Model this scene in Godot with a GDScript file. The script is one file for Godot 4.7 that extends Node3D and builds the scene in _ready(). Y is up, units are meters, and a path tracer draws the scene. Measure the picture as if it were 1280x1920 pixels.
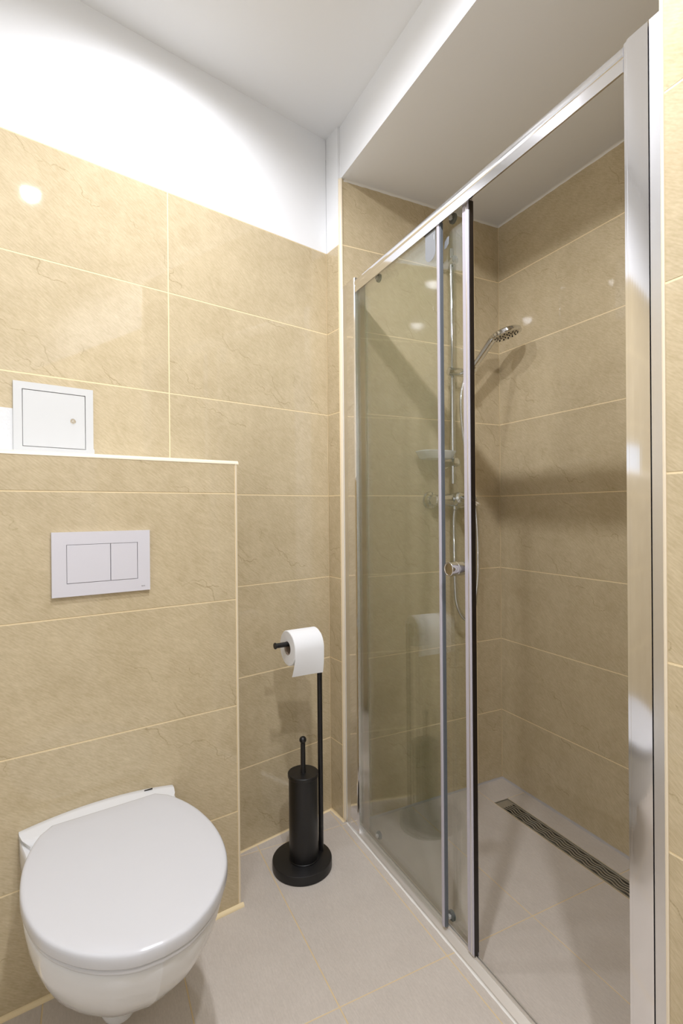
extends Node3D
# A small tiled bathroom: wall-hung toilet on a boxed-in cistern, paper and brush stand, shower niche with sliding glass door.
# World axes follow the floor tiles: x runs into the shower, z towards the viewer, y up; the origin is the room corner beside the shower.

const CAM_AT := Vector3(-0.80825, 1.11524, 1.7536)
const CEIL := 2.4935
const SOFFIT := 2.306
const NICHE_LEFT := 0.0858
const NICHE_BACK := 0.757
const NICHE_RIGHT := 1.236
const FACE := 0.0145          # plane of the wall that the shower opens in
const SHOWER_FLOOR := -0.02
const ROWS := [-0.03, 0.27, 0.57, 0.87, 1.17, 1.47, 1.77, 2.07]

var M := {}
var rng := RandomNumberGenerator.new()
var taken := {}

func _ready() -> void:
	rng.seed = 7
	# --- camera, surroundings, lamps -------------------------------------------------
	var cam := Camera3D.new()
	cam.name = "camera"
	cam.fov = rad_to_deg(2.0 * atan(960.0 / 970.94))
	cam.near = 0.02
	cam.far = 30.0
	cam.transform = Transform3D(Basis(Vector3.UP, deg_to_rad(-26.1465)) * Basis(Vector3.RIGHT, deg_to_rad(-0.167)) * Basis(Vector3.BACK, deg_to_rad(-0.493)), CAM_AT)
	add_child(cam)
	cam.current = true
	var we := WorldEnvironment.new()
	we.name = "surroundings"
	var env := Environment.new()
	env.background_mode = Environment.BG_COLOR
	env.background_color = Color.BLACK
	env.tonemap_mode = Environment.TONE_MAPPER_LINEAR
	env.tonemap_exposure = 1.0
	env.sdfgi_enabled = true
	env.ssao_enabled = true
	env.ssil_enabled = true
	we.environment = env
	add_child(we)
	materials()
	downlights()
	# --- structure ---------------------------------------------------------------------
	room()
	floors()
	cistern()
	trims()
	# --- things ------------------------------------------------------------------------
	toilet()
	flush_plate()
	access_panel()
	enclosure()
	sliding_door()
	brush_stand()
	paper_roll()
	drain()
	shower_set()

# ======================================================================================
# helpers
# ======================================================================================
func numbered(called: String) -> String:
	if not taken.has(called):
		taken[called] = 0
		return called
	taken[called] += 1
	return "%s_%03d" % [called, taken[called]]

func tag(o: Node, label: String, category: String, group := "", kind := "") -> void:
	o.set_meta("label", label)
	o.set_meta("category", category)
	if group:
		o.set_meta("group", group)
	if kind:
		o.set_meta("kind", kind)

func thing(called: String, label: String, category: String, at := Transform3D(), group := "", kind := "") -> Node3D:
	var o := Node3D.new()
	o.name = numbered(called)
	o.transform = at
	add_child(o)
	tag(o, label, category, group, kind)
	return o

func part(called: String, mesh: Mesh, mat: Material, parent: Node, at := Transform3D()) -> MeshInstance3D:
	var o := MeshInstance3D.new()
	o.name = called
	o.mesh = mesh
	o.material_override = mat
	o.transform = at
	o.cast_shadow = GeometryInstance3D.SHADOW_CASTING_SETTING_ON
	parent.add_child(o, true)
	return o

func solid(called: String, mesh: Mesh, mat: Material, label: String, category: String, at := Transform3D(), kind := "") -> MeshInstance3D:
	var o := part(numbered(called), mesh, mat, self, at)
	tag(o, label, category, "", kind)
	return o

func tool() -> SurfaceTool:
	var st := SurfaceTool.new()
	st.begin(Mesh.PRIMITIVE_TRIANGLES)
	return st

func done(st: SurfaceTool) -> ArrayMesh:
	st.generate_normals()
	return st.commit()

func at(p: Vector3, b := Basis()) -> Transform3D:
	return Transform3D(b, p)

## axes of a wall: x along it (to the right as seen from the room), y up, z out of it
func along(u: Vector3) -> Basis:
	return Basis(u.normalized(), Vector3.UP, u.normalized().cross(Vector3.UP))

## convex polygon turned so that its normal follows "out"
func poly(st: SurfaceTool, pts: Array, out: Vector3, group := -1, uvs: Array = []) -> void:
	var n := Vector3.ZERO
	for i in range(1, pts.size() - 1):
		n += (pts[i] - pts[0]).cross(pts[i + 1] - pts[0])
	for i in range(1, pts.size() - 1):
		var tri := [0, i, i + 1] if n.dot(out) < 0 else [0, i + 1, i]
		for k in tri:
			st.set_smooth_group(group)
			if uvs:
				st.set_uv(uvs[k])
			st.add_vertex(pts[k])

func add_box(st: SurfaceTool, c: Vector3, size: Vector3, b := 0.0, xf := Transform3D()) -> void:
	var h := size / 2
	b = minf(b, minf(h.x, minf(h.y, h.z)) * 0.95)
	var mid := xf * c
	for axis in 3:
		for s in [-1.0, 1.0]:
			var pts := []
			for q in [[-1, -1], [1, -1], [1, 1], [-1, 1]]:
				var v := Vector3.ZERO
				v[axis] = h[axis] * s
				v[(axis + 1) % 3] = (h[(axis + 1) % 3] - b) * q[0]
				v[(axis + 2) % 3] = (h[(axis + 2) % 3] - b) * q[1]
				pts.append(xf * (c + v))
			poly(st, pts, (pts[0] + pts[2]) / 2 - mid)
	if b <= 0.0:
		return
	for axis in 3:
		var a1 := (axis + 1) % 3
		var a2 := (axis + 2) % 3
		for s1 in [-1.0, 1.0]:
			for s2 in [-1.0, 1.0]:
				var pts := []
				for q in [[-1, 0], [1, 0], [1, 1], [-1, 1]]:
					var v := Vector3.ZERO
					v[axis] = (h[axis] - b) * q[0]
					v[a1] = (h[a1] - (b if q[1] else 0.0)) * s1
					v[a2] = (h[a2] - (0.0 if q[1] else b)) * s2
					pts.append(xf * (c + v))
				poly(st, pts, (pts[0] + pts[2]) / 2 - mid)
	for sx in [-1.0, 1.0]:
		for sy in [-1.0, 1.0]:
			for sz in [-1.0, 1.0]:
				var pts := []
				for k in 3:
					var v := h - Vector3(b, b, b)
					v[k] = h[k]
					pts.append(xf * (c + v * Vector3(sx, sy, sz)))
				poly(st, pts, pts[0] - mid)

func boxm(c: Vector3, size: Vector3, b := 0.0) -> ArrayMesh:
	var st := tool()
	add_box(st, c, size, b)
	return done(st)

## box given by two corners
func span(a: Vector3, b: Vector3, bev := 0.0) -> ArrayMesh:
	return boxm((a + b) / 2, (b - a).abs(), bev)

func add_loft(st: SurfaceTool, rings: Array, group := 0, loop := true) -> void:
	var n: int = rings[0].size()
	for i in rings.size() - 1:
		var lo: PackedVector3Array = rings[i]
		var hi: PackedVector3Array = rings[i + 1]
		for j in (n if loop else n - 1):
			var k := (j + 1) % n
			for v in [lo[j], lo[k], hi[k], lo[j], hi[k], hi[j]]:
				st.set_smooth_group(group)
				st.add_vertex(v)

func add_cap(st: SurfaceTool, ring: PackedVector3Array, out: Vector3, group := -1) -> void:
	var mid := Vector3.ZERO
	for p in ring:
		mid += p / ring.size()
	for j in ring.size():
		poly(st, [mid, ring[j], ring[(j + 1) % ring.size()]], out, group)

func circle(r: float, y: float, n: int, c := Vector2.ZERO) -> PackedVector3Array:
	var p := PackedVector3Array()
	for j in n:
		var a := TAU * j / n
		p.append(Vector3(c.x + r * cos(a), y, c.y + r * sin(a)))
	return p

## profile of (radius, height) turned round y; corners sharper than 30 degrees stay sharp
func add_lathe(st: SurfaceTool, prof: Array, n := 32, xf := Transform3D()) -> void:
	var group := 1
	for i in prof.size() - 1:
		if i > 0 and absf((prof[i] - prof[i - 1]).angle_to(prof[i + 1] - prof[i])) > 0.55:
			group += 1
		var rings := []
		for k in [i, i + 1]:
			var c := circle(maxf(prof[k].x, 0.00002), prof[k].y, n)
			for j in n:
				c[j] = xf * c[j]
			rings.append(c)
		add_loft(st, rings, group)

func lathe(prof: Array, n := 32, xf := Transform3D()) -> ArrayMesh:
	var st := tool()
	add_lathe(st, prof, n, xf)
	return done(st)

## frame that stands on p with its y along "dir"
func aim(p: Vector3, dir: Vector3) -> Transform3D:
	var y := dir.normalized()
	var x := y.cross(Vector3.FORWARD if absf(y.z) < 0.9 else Vector3.RIGHT).normalized()
	return Transform3D(Basis(x, y, x.cross(y)), p)

func rod(a: Vector3, b: Vector3, r: float, bev := 0.001, n := 24) -> ArrayMesh:
	var l := a.distance_to(b)
	bev = minf(bev, r * 0.5)
	return lathe([Vector2(0, 0), Vector2(r - bev, 0), Vector2(r, bev), Vector2(r, l - bev), Vector2(r - bev, l), Vector2(0, l)], n, aim(a, b - a))

func add_tube(st: SurfaceTool, path: PackedVector3Array, radii: PackedFloat32Array, n := 10) -> void:
	var rings := []
	var nrm := Vector3.ZERO
	for i in path.size():
		var t := (path[mini(i + 1, path.size() - 1)] - path[maxi(i - 1, 0)]).normalized()
		if i == 0:
			nrm = t.cross(Vector3.UP if absf(t.y) < 0.9 else Vector3.RIGHT).normalized()
		nrm = (nrm - t * nrm.dot(t)).normalized()
		var bi := nrm.cross(t)
		var ring := PackedVector3Array()
		for j in n:
			var a := TAU * j / n
			ring.append(path[i] + (nrm * cos(a) + bi * sin(a)) * radii[i])
		rings.append(ring)
	add_loft(st, rings)
	add_cap(st, rings[0], path[0] - path[1])
	add_cap(st, rings[-1], path[-1] - path[-2])

func curve(points: Array, step := 0.003) -> PackedVector3Array:
	var c := Curve3D.new()
	c.bake_interval = step
	for i in points.size():
		var t: Vector3 = (points[mini(i + 1, points.size() - 1)] - points[maxi(i - 1, 0)]) / 6.0
		c.add_point(points[i], -t, t)
	return c.get_baked_points()

## flat profile in the axes ax, ay carried from p0 to p1
func add_extrude(st: SurfaceTool, prof: PackedVector2Array, p0: Vector3, p1: Vector3, ax: Vector3, ay: Vector3, group := -1) -> void:
	var ccw := 0.0
	for i in prof.size():
		ccw += prof[i].cross(prof[(i + 1) % prof.size()])
	for i in prof.size():
		var a := prof[i]
		var b := prof[(i + 1) % prof.size()]
		var o := Vector2(b.y - a.y, a.x - b.x) * signf(ccw)
		poly(st, [p0 + ax * a.x + ay * a.y, p0 + ax * b.x + ay * b.y, p1 + ax * b.x + ay * b.y, p1 + ax * a.x + ay * a.y], ax * o.x + ay * o.y, group)
	var tri := Geometry2D.triangulate_polygon(prof)
	for e in [[p0, p0 - p1], [p1, p1 - p0]]:
		for i in range(0, tri.size(), 3):
			var pts := []
			for k in 3:
				pts.append(e[0] + ax * prof[tri[i + k]].x + ay * prof[tri[i + k]].y)
			poly(st, pts, e[1])

func extrude(prof: Array, p0: Vector3, p1: Vector3, ax: Vector3, ay: Vector3, group := -1) -> ArrayMesh:
	var st := tool()
	add_extrude(st, PackedVector2Array(prof), p0, p1, ax, ay, group)
	return done(st)

func text(words: String, height: float, deep := 0.0006) -> TextMesh:
	var t := TextMesh.new()
	var f := SystemFont.new()
	f.font_names = PackedStringArray(["Droid Sans"])
	t.font = f
	t.text = words
	t.font_size = 32
	t.pixel_size = height / 24.0
	t.depth = deep
	return t

# ======================================================================================
# materials
# ======================================================================================
func mat(name: String, c: Color, rough := 0.5, metal := 0.0, spec := 0.5) -> StandardMaterial3D:
	var m := StandardMaterial3D.new()
	m.resource_name = name
	m.albedo_color = c
	m.roughness = rough
	m.metallic = metal
	m.metallic_specular = spec
	M[name] = m
	return m

func noise(s: int, f: float, oct := 3) -> FastNoiseLite:
	var n := FastNoiseLite.new()
	n.seed = s
	n.noise_type = FastNoiseLite.TYPE_SIMPLEX_SMOOTH
	n.frequency = f
	n.fractal_octaves = oct
	return n

const TILE_SPAN := 1.4      # metres that the wall tile texture covers
const TILE_PIX := 1024

## beige stoneware: soft clouds, fine slanting strokes, thin meandering veins
func tile_pictures() -> Array:
	var px := TILE_PIX
	var mm := TILE_SPAN * 1000.0 / px
	var cloud := noise(3, 0.006, 3)
	var patch := noise(11, 0.022, 2)
	var stroke := noise(5, 0.16, 2)
	var fine := noise(8, 0.42, 1)
	var tone := PackedFloat32Array()
	tone.resize(px * px)
	var ca := cos(deg_to_rad(36))
	var sa := sin(deg_to_rad(36))
	for y in px:
		for x in px:
			var mx := x * mm
			var my := y * mm
			var l := mx * ca + my * sa
			var w := my * ca - mx * sa
			var t := 0.022 * cloud.get_noise_2d(mx, my) + 0.016 * patch.get_noise_2d(mx, my)
			var s := stroke.get_noise_2d(l * 0.17, w * 1.5)
			t += 0.040 * s + 0.022 * fine.get_noise_2d(l * 0.22, w * 1.2)
			tone[y * px + x] = t
	var r := RandomNumberGenerator.new()
	r.seed = 21
	for v in 40:
		var p := Vector2(r.randf() * px, r.randf() * px)
		var a := deg_to_rad(36) + r.randf_range(-0.5, 0.5)
		var turn := 0.0
		var deep := r.randf_range(0.02, 0.055)
		for k in r.randi_range(70, 330):
			turn = turn * 0.8 + r.randf_range(-0.26, 0.26)
			a = lerpf(a + turn, deg_to_rad(36), 0.22)
			p += Vector2(cos(a), sin(a)) * 0.9
			if r.randf() < 0.12:
				deep = clampf(deep + r.randf_range(-0.03, 0.03), 0.0, 0.075)
			var ix := posmod(int(p.x), px)
			var iy := posmod(int(p.y), px)
			tone[iy * px + ix] -= deep
			tone[iy * px + (ix + 1) % px] -= deep * 0.45
			tone[((iy + 1) % px) * px + ix] -= deep * 0.25
	var rgb := PackedByteArray()
	rgb.resize(px * px * 3)
	var grey := PackedByteArray()
	grey.resize(px * px)
	for i in px * px:
		var t := tone[i]
		rgb[i * 3] = clampi(int(255 * (0.775 + t)), 0, 255)
		rgb[i * 3 + 1] = clampi(int(255 * (0.709 + t * 1.02)), 0, 255)
		rgb[i * 3 + 2] = clampi(int(255 * (0.576 + t * 1.05)), 0, 255)
		grey[i] = clampi(int(128 + 700 * t), 0, 255)
	return [ImageTexture.create_from_image(Image.create_from_data(px, px, false, Image.FORMAT_RGB8, rgb)), ImageTexture.create_from_image(Image.create_from_data(px, px, false, Image.FORMAT_L8, grey))]

## greige floor stoneware: linen-like strokes along the long side
func floor_picture() -> ImageTexture:
	var px := 768
	var mm := TILE_SPAN * 1000.0 / px
	var cloud := noise(31, 0.007, 2)
	var stroke := noise(35, 0.22, 2)
	var grain := noise(36, 0.5, 1)
	var rgb := PackedByteArray()
	rgb.resize(px * px * 3)
	for y in px:
		for x in px:
			var mx := x * mm
			var my := y * mm
			var t := 0.012 * cloud.get_noise_2d(mx, my) + 0.026 * stroke.get_noise_2d(mx * 1.6, my * 0.12) + 0.016 * grain.get_noise_2d(mx, my * 0.25)
			var i := (y * px + x) * 3
			rgb[i] = clampi(int(255 * (0.790 + t)), 0, 255)
			rgb[i + 1] = clampi(int(255 * (0.752 + t)), 0, 255)
			rgb[i + 2] = clampi(int(255 * (0.705 + t)), 0, 255)
	return ImageTexture.create_from_image(Image.create_from_data(px, px, false, Image.FORMAT_RGB8, rgb))

func materials() -> void:
	var pics := tile_pictures()
	var t := mat("wall_tile", Color.WHITE, 0.03)
	t.albedo_texture = pics[0]
	t.heightmap_enabled = true
	t.heightmap_texture = pics[1]
	t.heightmap_scale = 0.0022
	t.texture_filter = BaseMaterial3D.TEXTURE_FILTER_LINEAR_WITH_MIPMAPS
	var f := mat("floor_tile", Color.WHITE, 0.42)
	f.albedo_texture = floor_picture()
	mat("grout", Color(0.93, 0.85, 0.68), 0.8)
	mat("floor_grout", Color(0.86, 0.77, 0.60), 0.85)
	var pn := NoiseTexture2D.new()
	pn.width = 256
	pn.height = 256
	pn.seamless = true
	pn.as_normal_map = true
	pn.bump_strength = 1.5
	pn.noise = noise(17, 0.03, 4)
	var p := mat("plaster", Color(0.93, 0.93, 0.925), 0.9)
	p.normal_enabled = true
	p.normal_texture = pn
	p.normal_scale = 0.12
	p.uv1_triplanar = true
	p.uv1_scale = Vector3(2, 2, 2)
	var rp := mat("rough_plaster", Color(0.86, 0.86, 0.85), 0.9)
	rp.normal_enabled = true
	rp.normal_texture = pn
	rp.normal_scale = 0.9
	rp.uv1_triplanar = true
	rp.uv1_scale = Vector3(7, 7, 7)
	mat("trim_cream", Color(0.94, 0.885, 0.78), 0.22)
	mat("silicone", Color(0.92, 0.91, 0.88), 0.45)
	mat("grey_silicone", Color(0.70, 0.68, 0.66), 0.5)
	mat("ceramic", Color(0.87, 0.87, 0.865), 0.07)
	mat("seat_plastic", Color(0.80, 0.80, 0.805), 0.16)
	mat("plate_plastic", Color(0.84, 0.83, 0.845), 0.2)
	mat("panel_white", Color(0.82, 0.82, 0.805), 0.35)
	mat("slot_shade", Color(0.14, 0.13, 0.12), 0.8)  # near-black colour for the painted shade in the deck slot
	mat("print_grey", Color(0.62, 0.61, 0.60), 0.6)
	mat("chrome", Color(0.86, 0.86, 0.86), 0.07, 1.0)
	mat("aluminium", Color(0.93, 0.93, 0.94), 0.09, 1.0)
	mat("satin_aluminium", Color(0.90, 0.90, 0.905), 0.28, 1.0)
	mat("matt_aluminium", Color(0.90, 0.885, 0.86), 0.5, 0.75)
	mat("steel", Color(0.74, 0.72, 0.67), 0.42, 0.7)
	mat("black_metal", Color(0.085, 0.08, 0.08), 0.38)
	mat("paper", Color(0.94, 0.94, 0.935), 1.0, 0.0, 0.2)
	mat("cardboard", Color(0.62, 0.54, 0.46), 0.95)
	mat("seal_grey", Color(0.74, 0.72, 0.75), 0.35)
	mat("seal_brown", Color(0.10, 0.07, 0.055), 0.4)
	mat("roller_plastic", Color(0.36, 0.38, 0.40), 0.3)
	mat("label_grey", Color(0.55, 0.56, 0.57), 0.4)
	mat("nozzle", Color(0.05, 0.05, 0.05), 0.7)
	var g := mat("glass", Color(0.28, 0.47, 0.27, 0.05), 0.02)
	g.transparency = BaseMaterial3D.TRANSPARENCY_ALPHA
	var s := mat("soap_dish", Color(0.92, 0.93, 0.92, 0.75), 0.2)
	s.transparency = BaseMaterial3D.TRANSPARENCY_ALPHA
	mat("lamp_ring", Color(0.9, 0.9, 0.9), 0.4)
	var e := mat("lamp_glow", Color(1, 1, 1), 0.6)
	e.emission_enabled = true
	e.emission = Color(1.0, 0.97, 0.93)
	e.emission_energy_multiplier = 12.0

# ======================================================================================
# lamps
# ======================================================================================
func downlights() -> void:
	var names := ["small round recessed ceiling spotlight close to the wall above the toilet", "small round recessed ceiling spotlight in the middle of the row of three", "small round recessed ceiling spotlight farthest from the wall behind the toilet"]
	var zs := [0.49, 1.18, 1.88]
	var powers := [0.46, 1.54, 1.67]
	for i in 3:
		var d := thing("ceiling_spotlight", names[i], "ceiling light", at(Vector3(-0.54, CEIL, zs[i])), "recessed ceiling spotlights in a row")
		part("ring", lathe([Vector2(0.034, -0.001), Vector2(0.034, -0.005), Vector2(0.042, -0.005), Vector2(0.046, 0.0)], 40), M.lamp_ring, d)
		part("lamp_face", lathe([Vector2(0, -0.002), Vector2(0.034, -0.002), Vector2(0.034, -0.0005)], 40), M.lamp_glow, d)
		var l := SpotLight3D.new()
		l.name = "spotlight_beam"
		l.position = Vector3(0, -0.012, 0)
		l.rotation_degrees = Vector3(-90, 0, 0)
		l.light_color = Color(0.95, 0.96, 1.0)
		l.light_energy = powers[i]
		l.light_size = 0.03
		l.spot_angle = 87.5
		l.spot_angle_attenuation = 0.5
		l.spot_attenuation = 2.0
		l.spot_range = 12.0
		l.shadow_enabled = true
		d.add_child(l)

# ======================================================================================
# room shell
# ======================================================================================
func tile_mesh(w: float, h: float, thick: float, bev: float, turned := false) -> ArrayMesh:
	var st := tool()
	var long_u := h if turned else w
	var long_v := w if turned else h
	var off := Vector2(rng.randf() * (TILE_SPAN - long_u), rng.randf() * (TILE_SPAN - long_v))
	var x := w / 2
	var y := h / 2
	var uv := func(p: Vector3) -> Vector2:
		var q := Vector2(p.x + x, y - p.y)
		return (off + (Vector2(q.y, q.x) if turned else q)) / TILE_SPAN
	var f := [Vector3(-x + bev, -y + bev, 0), Vector3(x - bev, -y + bev, 0), Vector3(x - bev, y - bev, 0), Vector3(-x + bev, y - bev, 0)]
	var e := [Vector3(-x, -y, -bev), Vector3(x, -y, -bev), Vector3(x, y, -bev), Vector3(-x, y, -bev)]
	var b := [Vector3(-x, -y, -thick), Vector3(x, -y, -thick), Vector3(x, y, -thick), Vector3(-x, y, -thick)]
	poly(st, f, Vector3.BACK, -1, f.map(uv))
	for i in 4:
		var k := (i + 1) % 4
		var o: Vector3 = (e[i] + e[k]) / 2
		o.z = 0
		for q in [[f[i], f[k], e[k], e[i]], [e[i], e[k], b[k], b[i]]]:
			poly(st, q, o + Vector3(0, 0, 0.001), -1, q.map(uv))
	st.generate_normals()
	st.generate_tangents()
	return st.commit()

## tiles in columns us and rows vs on a wall whose face is z = 0
func tiles(parent: Node3D, us: Array, vs: Array, gap := 0.0030) -> void:
	for i in us.size() - 1:
		for j in vs.size() - 1:
			var w: float = us[i + 1] - us[i] - gap
			var h: float = vs[j + 1] - vs[j] - gap
			part("tile", tile_mesh(w, h, 0.008, 0.0007), M.wall_tile, parent, at(Vector3((us[i] + us[i + 1]) / 2, (vs[j] + vs[j + 1]) / 2, rng.randf_range(-0.0002, 0.0002))))

func wall(called: String, origin: Vector3, u: Vector3, us: Array, vs: Array, label: String, top := 0.0, thick := 0.1) -> Node3D:
	var w := thing(called, label, "wall", at(origin, along(u)), "", "structure")
	part("grout_bed", span(Vector3(us[0], vs[0], -thick), Vector3(us[-1], vs[-1], -0.0005)), M.grout, w)
	tiles(w, us, vs)
	if top > vs[-1]:
		part("plaster", span(Vector3(us[0], vs[-1] + 0.0005, -thick), Vector3(us[-1], top, -0.0004)), M.plaster, w)
	return w

func room() -> void:
	var low := [0.0] + ROWS.slice(1)
	var high := ROWS + [SOFFIT]
	# the wall behind the toilet stands askew to the floor tiles
	var back := wall("wall_back", Vector3.ZERO, Vector3(0.973, 0, -0.231), [-1.802, -1.201, -0.601, 0.0], low, "beige tiled wall behind the toilet, white plaster above the tiles", CEIL + 0.02)
	# white patch of filler round the access panel
	part("plaster_patch", extrude([Vector2(-1.35, 1.20), Vector2(-0.811, 1.20), Vector2(-0.811, 1.285), Vector2(-0.85, 1.36), Vector2(-0.99, 1.36), Vector2(-0.998, 1.3775), Vector2(-1.06, 1.3785), Vector2(-1.35, 1.381)], Vector3(0, 0, -0.002), Vector3(0, 0, 0.0018), Vector3.RIGHT, Vector3.UP), M.rough_plaster, back)
	# short return between that wall and the shower opening
	wall("wall_corner", Vector3.ZERO, Vector3(0.0109, 0, 0.0896), [0.0, 0.0805], low, "narrow tiled wall strip between toilet wall and shower opening", CEIL + 0.02, 0.05)
	wall("wall_right", Vector3(FACE, 0, 1.243), Vector3(0, 0, 1), [0.0, 0.6, 1.2, 1.5], low, "beige tiled wall beside the shower frame post", CEIL + 0.02)
	wall("wall_shower_left", Vector3(0, 0, NICHE_LEFT), Vector3(1, 0, 0), [0.022, 0.6255, NICHE_BACK], high, "tiled shower wall that carries the mixer and slide bar", 0.0, 0.05)
	wall("wall_shower_back", Vector3(NICHE_BACK, 0, 0), Vector3(0, 0, 1), [NICHE_LEFT, 0.686, NICHE_RIGHT], high, "tiled long shower wall above the linear drain")
	wall("wall_shower_right", Vector3(0, 0, NICHE_RIGHT), Vector3(-1, 0, 0), [-NICHE_BACK, -0.157, -0.024], high, "tiled end wall of the shower behind the frame post")
	solid("wall_header", span(Vector3(0.019, SOFFIT, 0.0), Vector3(0.14, CEIL + 0.02, NICHE_RIGHT + 0.05), 0.0), M.plaster, "white plaster lintel above the shower opening", "wall", Transform3D(), "structure")
	solid("ceiling_shower", span(Vector3(0.14, SOFFIT, 0.0), Vector3(0.9, SOFFIT + 0.06, NICHE_RIGHT + 0.05)), M.plaster, "lowered plaster ceiling inside the shower", "ceiling", Transform3D(), "structure")
	solid("ceiling", span(Vector3(-2.0, CEIL, -0.1), Vector3(0.15, CEIL + 0.08, 2.9)), M.plaster, "white painted ceiling of the bathroom", "ceiling", Transform3D(), "structure")
	# unseen sides of the room behind the viewer, white to bounce fill light
	solid("wall_left", span(Vector3(-1.78, 0, 0.2), Vector3(-1.68, CEIL + 0.02, 2.84)), M.plaster, "unseen wall facing the shower, made white to bounce fill light", "wall", Transform3D(), "structure")
	solid("wall_front", span(Vector3(-1.68, 0, 2.74), Vector3(0.1, CEIL + 0.02, 2.84)), M.plaster, "unseen wall with the added door, opposite the toilet, made white to bounce fill light", "wall", Transform3D(), "structure")
	var door := thing("door_1", "unseen plain white door added in the wall opposite the toilet to bounce fill light", "door", at(Vector3(-0.62, 0, 2.74), along(Vector3(-1, 0, 0))), "", "structure")  # unseen door, added as a white reflector for more fill
	part("leaf", span(Vector3(-0.40, 0.006, 0.002), Vector3(0.40, 2.0, 0.030), 0.002), M.panel_white, door)
	for e in [[-0.47, -0.404, 0.0, 2.07], [0.404, 0.47, 0.0, 2.07], [-0.404, 0.404, 2.004, 2.07]]:
		part("frame", span(Vector3(e[0], e[2], 0.001), Vector3(e[1], e[3], 0.040), 0.003), M.panel_white, door)
	part("handle", rod(Vector3(0.33, 1.03, 0.075), Vector3(0.21, 1.03, 0.075), 0.009, 0.002), M.chrome, door)

func floors() -> void:
	var f := thing("floor", "greige bathroom floor of oblong stoneware tiles", "floor", Transform3D(), "", "structure")
	part("grout_bed", span(Vector3(-1.75, -0.06, -0.05), Vector3(0.0165, -0.0009, 2.8)), M.floor_grout, f)
	var xs := [-1.75, -1.509, -1.209, -0.909, -0.609, -0.3095, -0.0105, 0.0165]
	var zs := [-0.05, 0.1045, 0.7065, 1.3085, 1.9105, 2.8]
	floor_tiles(f, xs, zs, 0.0)
	var s := thing("floor_shower", "greige tiled shower floor sunk slightly below the room floor", "floor", Transform3D(), "", "structure")
	for b in [[0.014, 0.5955, 0.05, NICHE_RIGHT + 0.03], [0.5955, 0.80, 0.05, 0.214], [0.6625, 0.80, 0.214, NICHE_RIGHT + 0.03]]:
		part("grout_bed", span(Vector3(b[0], -0.09, b[2]), Vector3(b[1], SHOWER_FLOOR - 0.0009, b[3])), M.floor_grout, s)
	floor_tiles(s, [0.05, 0.2965, 0.5945], [NICHE_LEFT + 0.001, 0.690, NICHE_RIGHT], SHOWER_FLOOR)
	floor_tiles(s, [0.5945, NICHE_BACK - 0.001], [NICHE_LEFT + 0.001, 0.214], SHOWER_FLOOR)
	floor_tiles(s, [0.6635, NICHE_BACK - 0.001], [0.214, 0.690, NICHE_RIGHT], SHOWER_FLOOR)

func floor_tiles(parent: Node3D, xs: Array, zs: Array, y: float) -> void:
	var gap := 0.0028
	for i in xs.size() - 1:
		for j in zs.size() - 1:
			var w: float = xs[i + 1] - xs[i] - gap
			var h: float = zs[j + 1] - zs[j] - gap
			part("tile", tile_mesh(w, h, 0.008, 0.0008), M.floor_tile, parent, at(Vector3((xs[i] + xs[i + 1]) / 2, y + rng.randf_range(-0.0002, 0.0002), (zs[j] + zs[j + 1]) / 2), Basis(Vector3.RIGHT, -PI / 2)))

const BOX_CORNER := Vector3(-0.4272, 0, 0.3127)
const BOX_ALONG := Vector3(0.9881, 0, -0.1541)
const BOX_TOP := 1.258

func cistern() -> void:
	var w := thing("wall_cistern", "tiled half-height boxing around the cistern that carries the toilet", "wall", at(BOX_CORNER, along(BOX_ALONG)), "", "structure")
	part("grout_bed", extrude([Vector2(-1.35, -0.0009), Vector2(-0.001, -0.0009), Vector2(-0.001, -0.22), Vector2(-0.6, -0.16), Vector2(-1.35, -0.10)], Vector3(0, 0, 0), Vector3(0, BOX_TOP - 0.012, 0), Vector3.RIGHT, Vector3.BACK), M.grout, w)
	tiles(w, [-1.21, -0.608, -0.0065], [0.0, 0.2705, 0.569, 0.868, 1.1655, BOX_TOP - 0.009])
	part("shelf", extrude([Vector2(-1.35, -0.004), Vector2(-0.004, -0.004), Vector2(-0.004, -0.22), Vector2(-0.6, -0.16), Vector2(-1.35, -0.10)], Vector3(0, BOX_TOP - 0.012, 0), Vector3(0, BOX_TOP - 0.002, 0), Vector3.RIGHT, Vector3.BACK), M.plaster, w)
	part("edge_trim", extrude(quarter(0.0105), Vector3(-1.30, BOX_TOP - 0.0105, -0.0095), Vector3(0.0035, BOX_TOP - 0.0105, -0.0095), Vector3.BACK, Vector3.UP), M.trim_cream, w)
	part("edge_trim", extrude(quarter(0.0075), Vector3(-0.0065, 0, -0.0065), Vector3(-0.0065, BOX_TOP - 0.008, -0.0065), Vector3.RIGHT, Vector3.BACK), M.trim_cream, w)
	part("floor_joint", extrude(quarter(0.009), Vector3(-1.3, 0, 0), Vector3(0.006, 0, 0), Vector3.BACK, Vector3.UP), M.grout, w)

## quarter-round section, r wide, square at the back
func quarter(r: float, n := 8) -> Array:
	var p := [Vector2(0, 0)]
	for i in n + 1:
		var a := PI / 2 * i / n
		p.append(Vector2(cos(a), sin(a)) * r)
	return p

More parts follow.
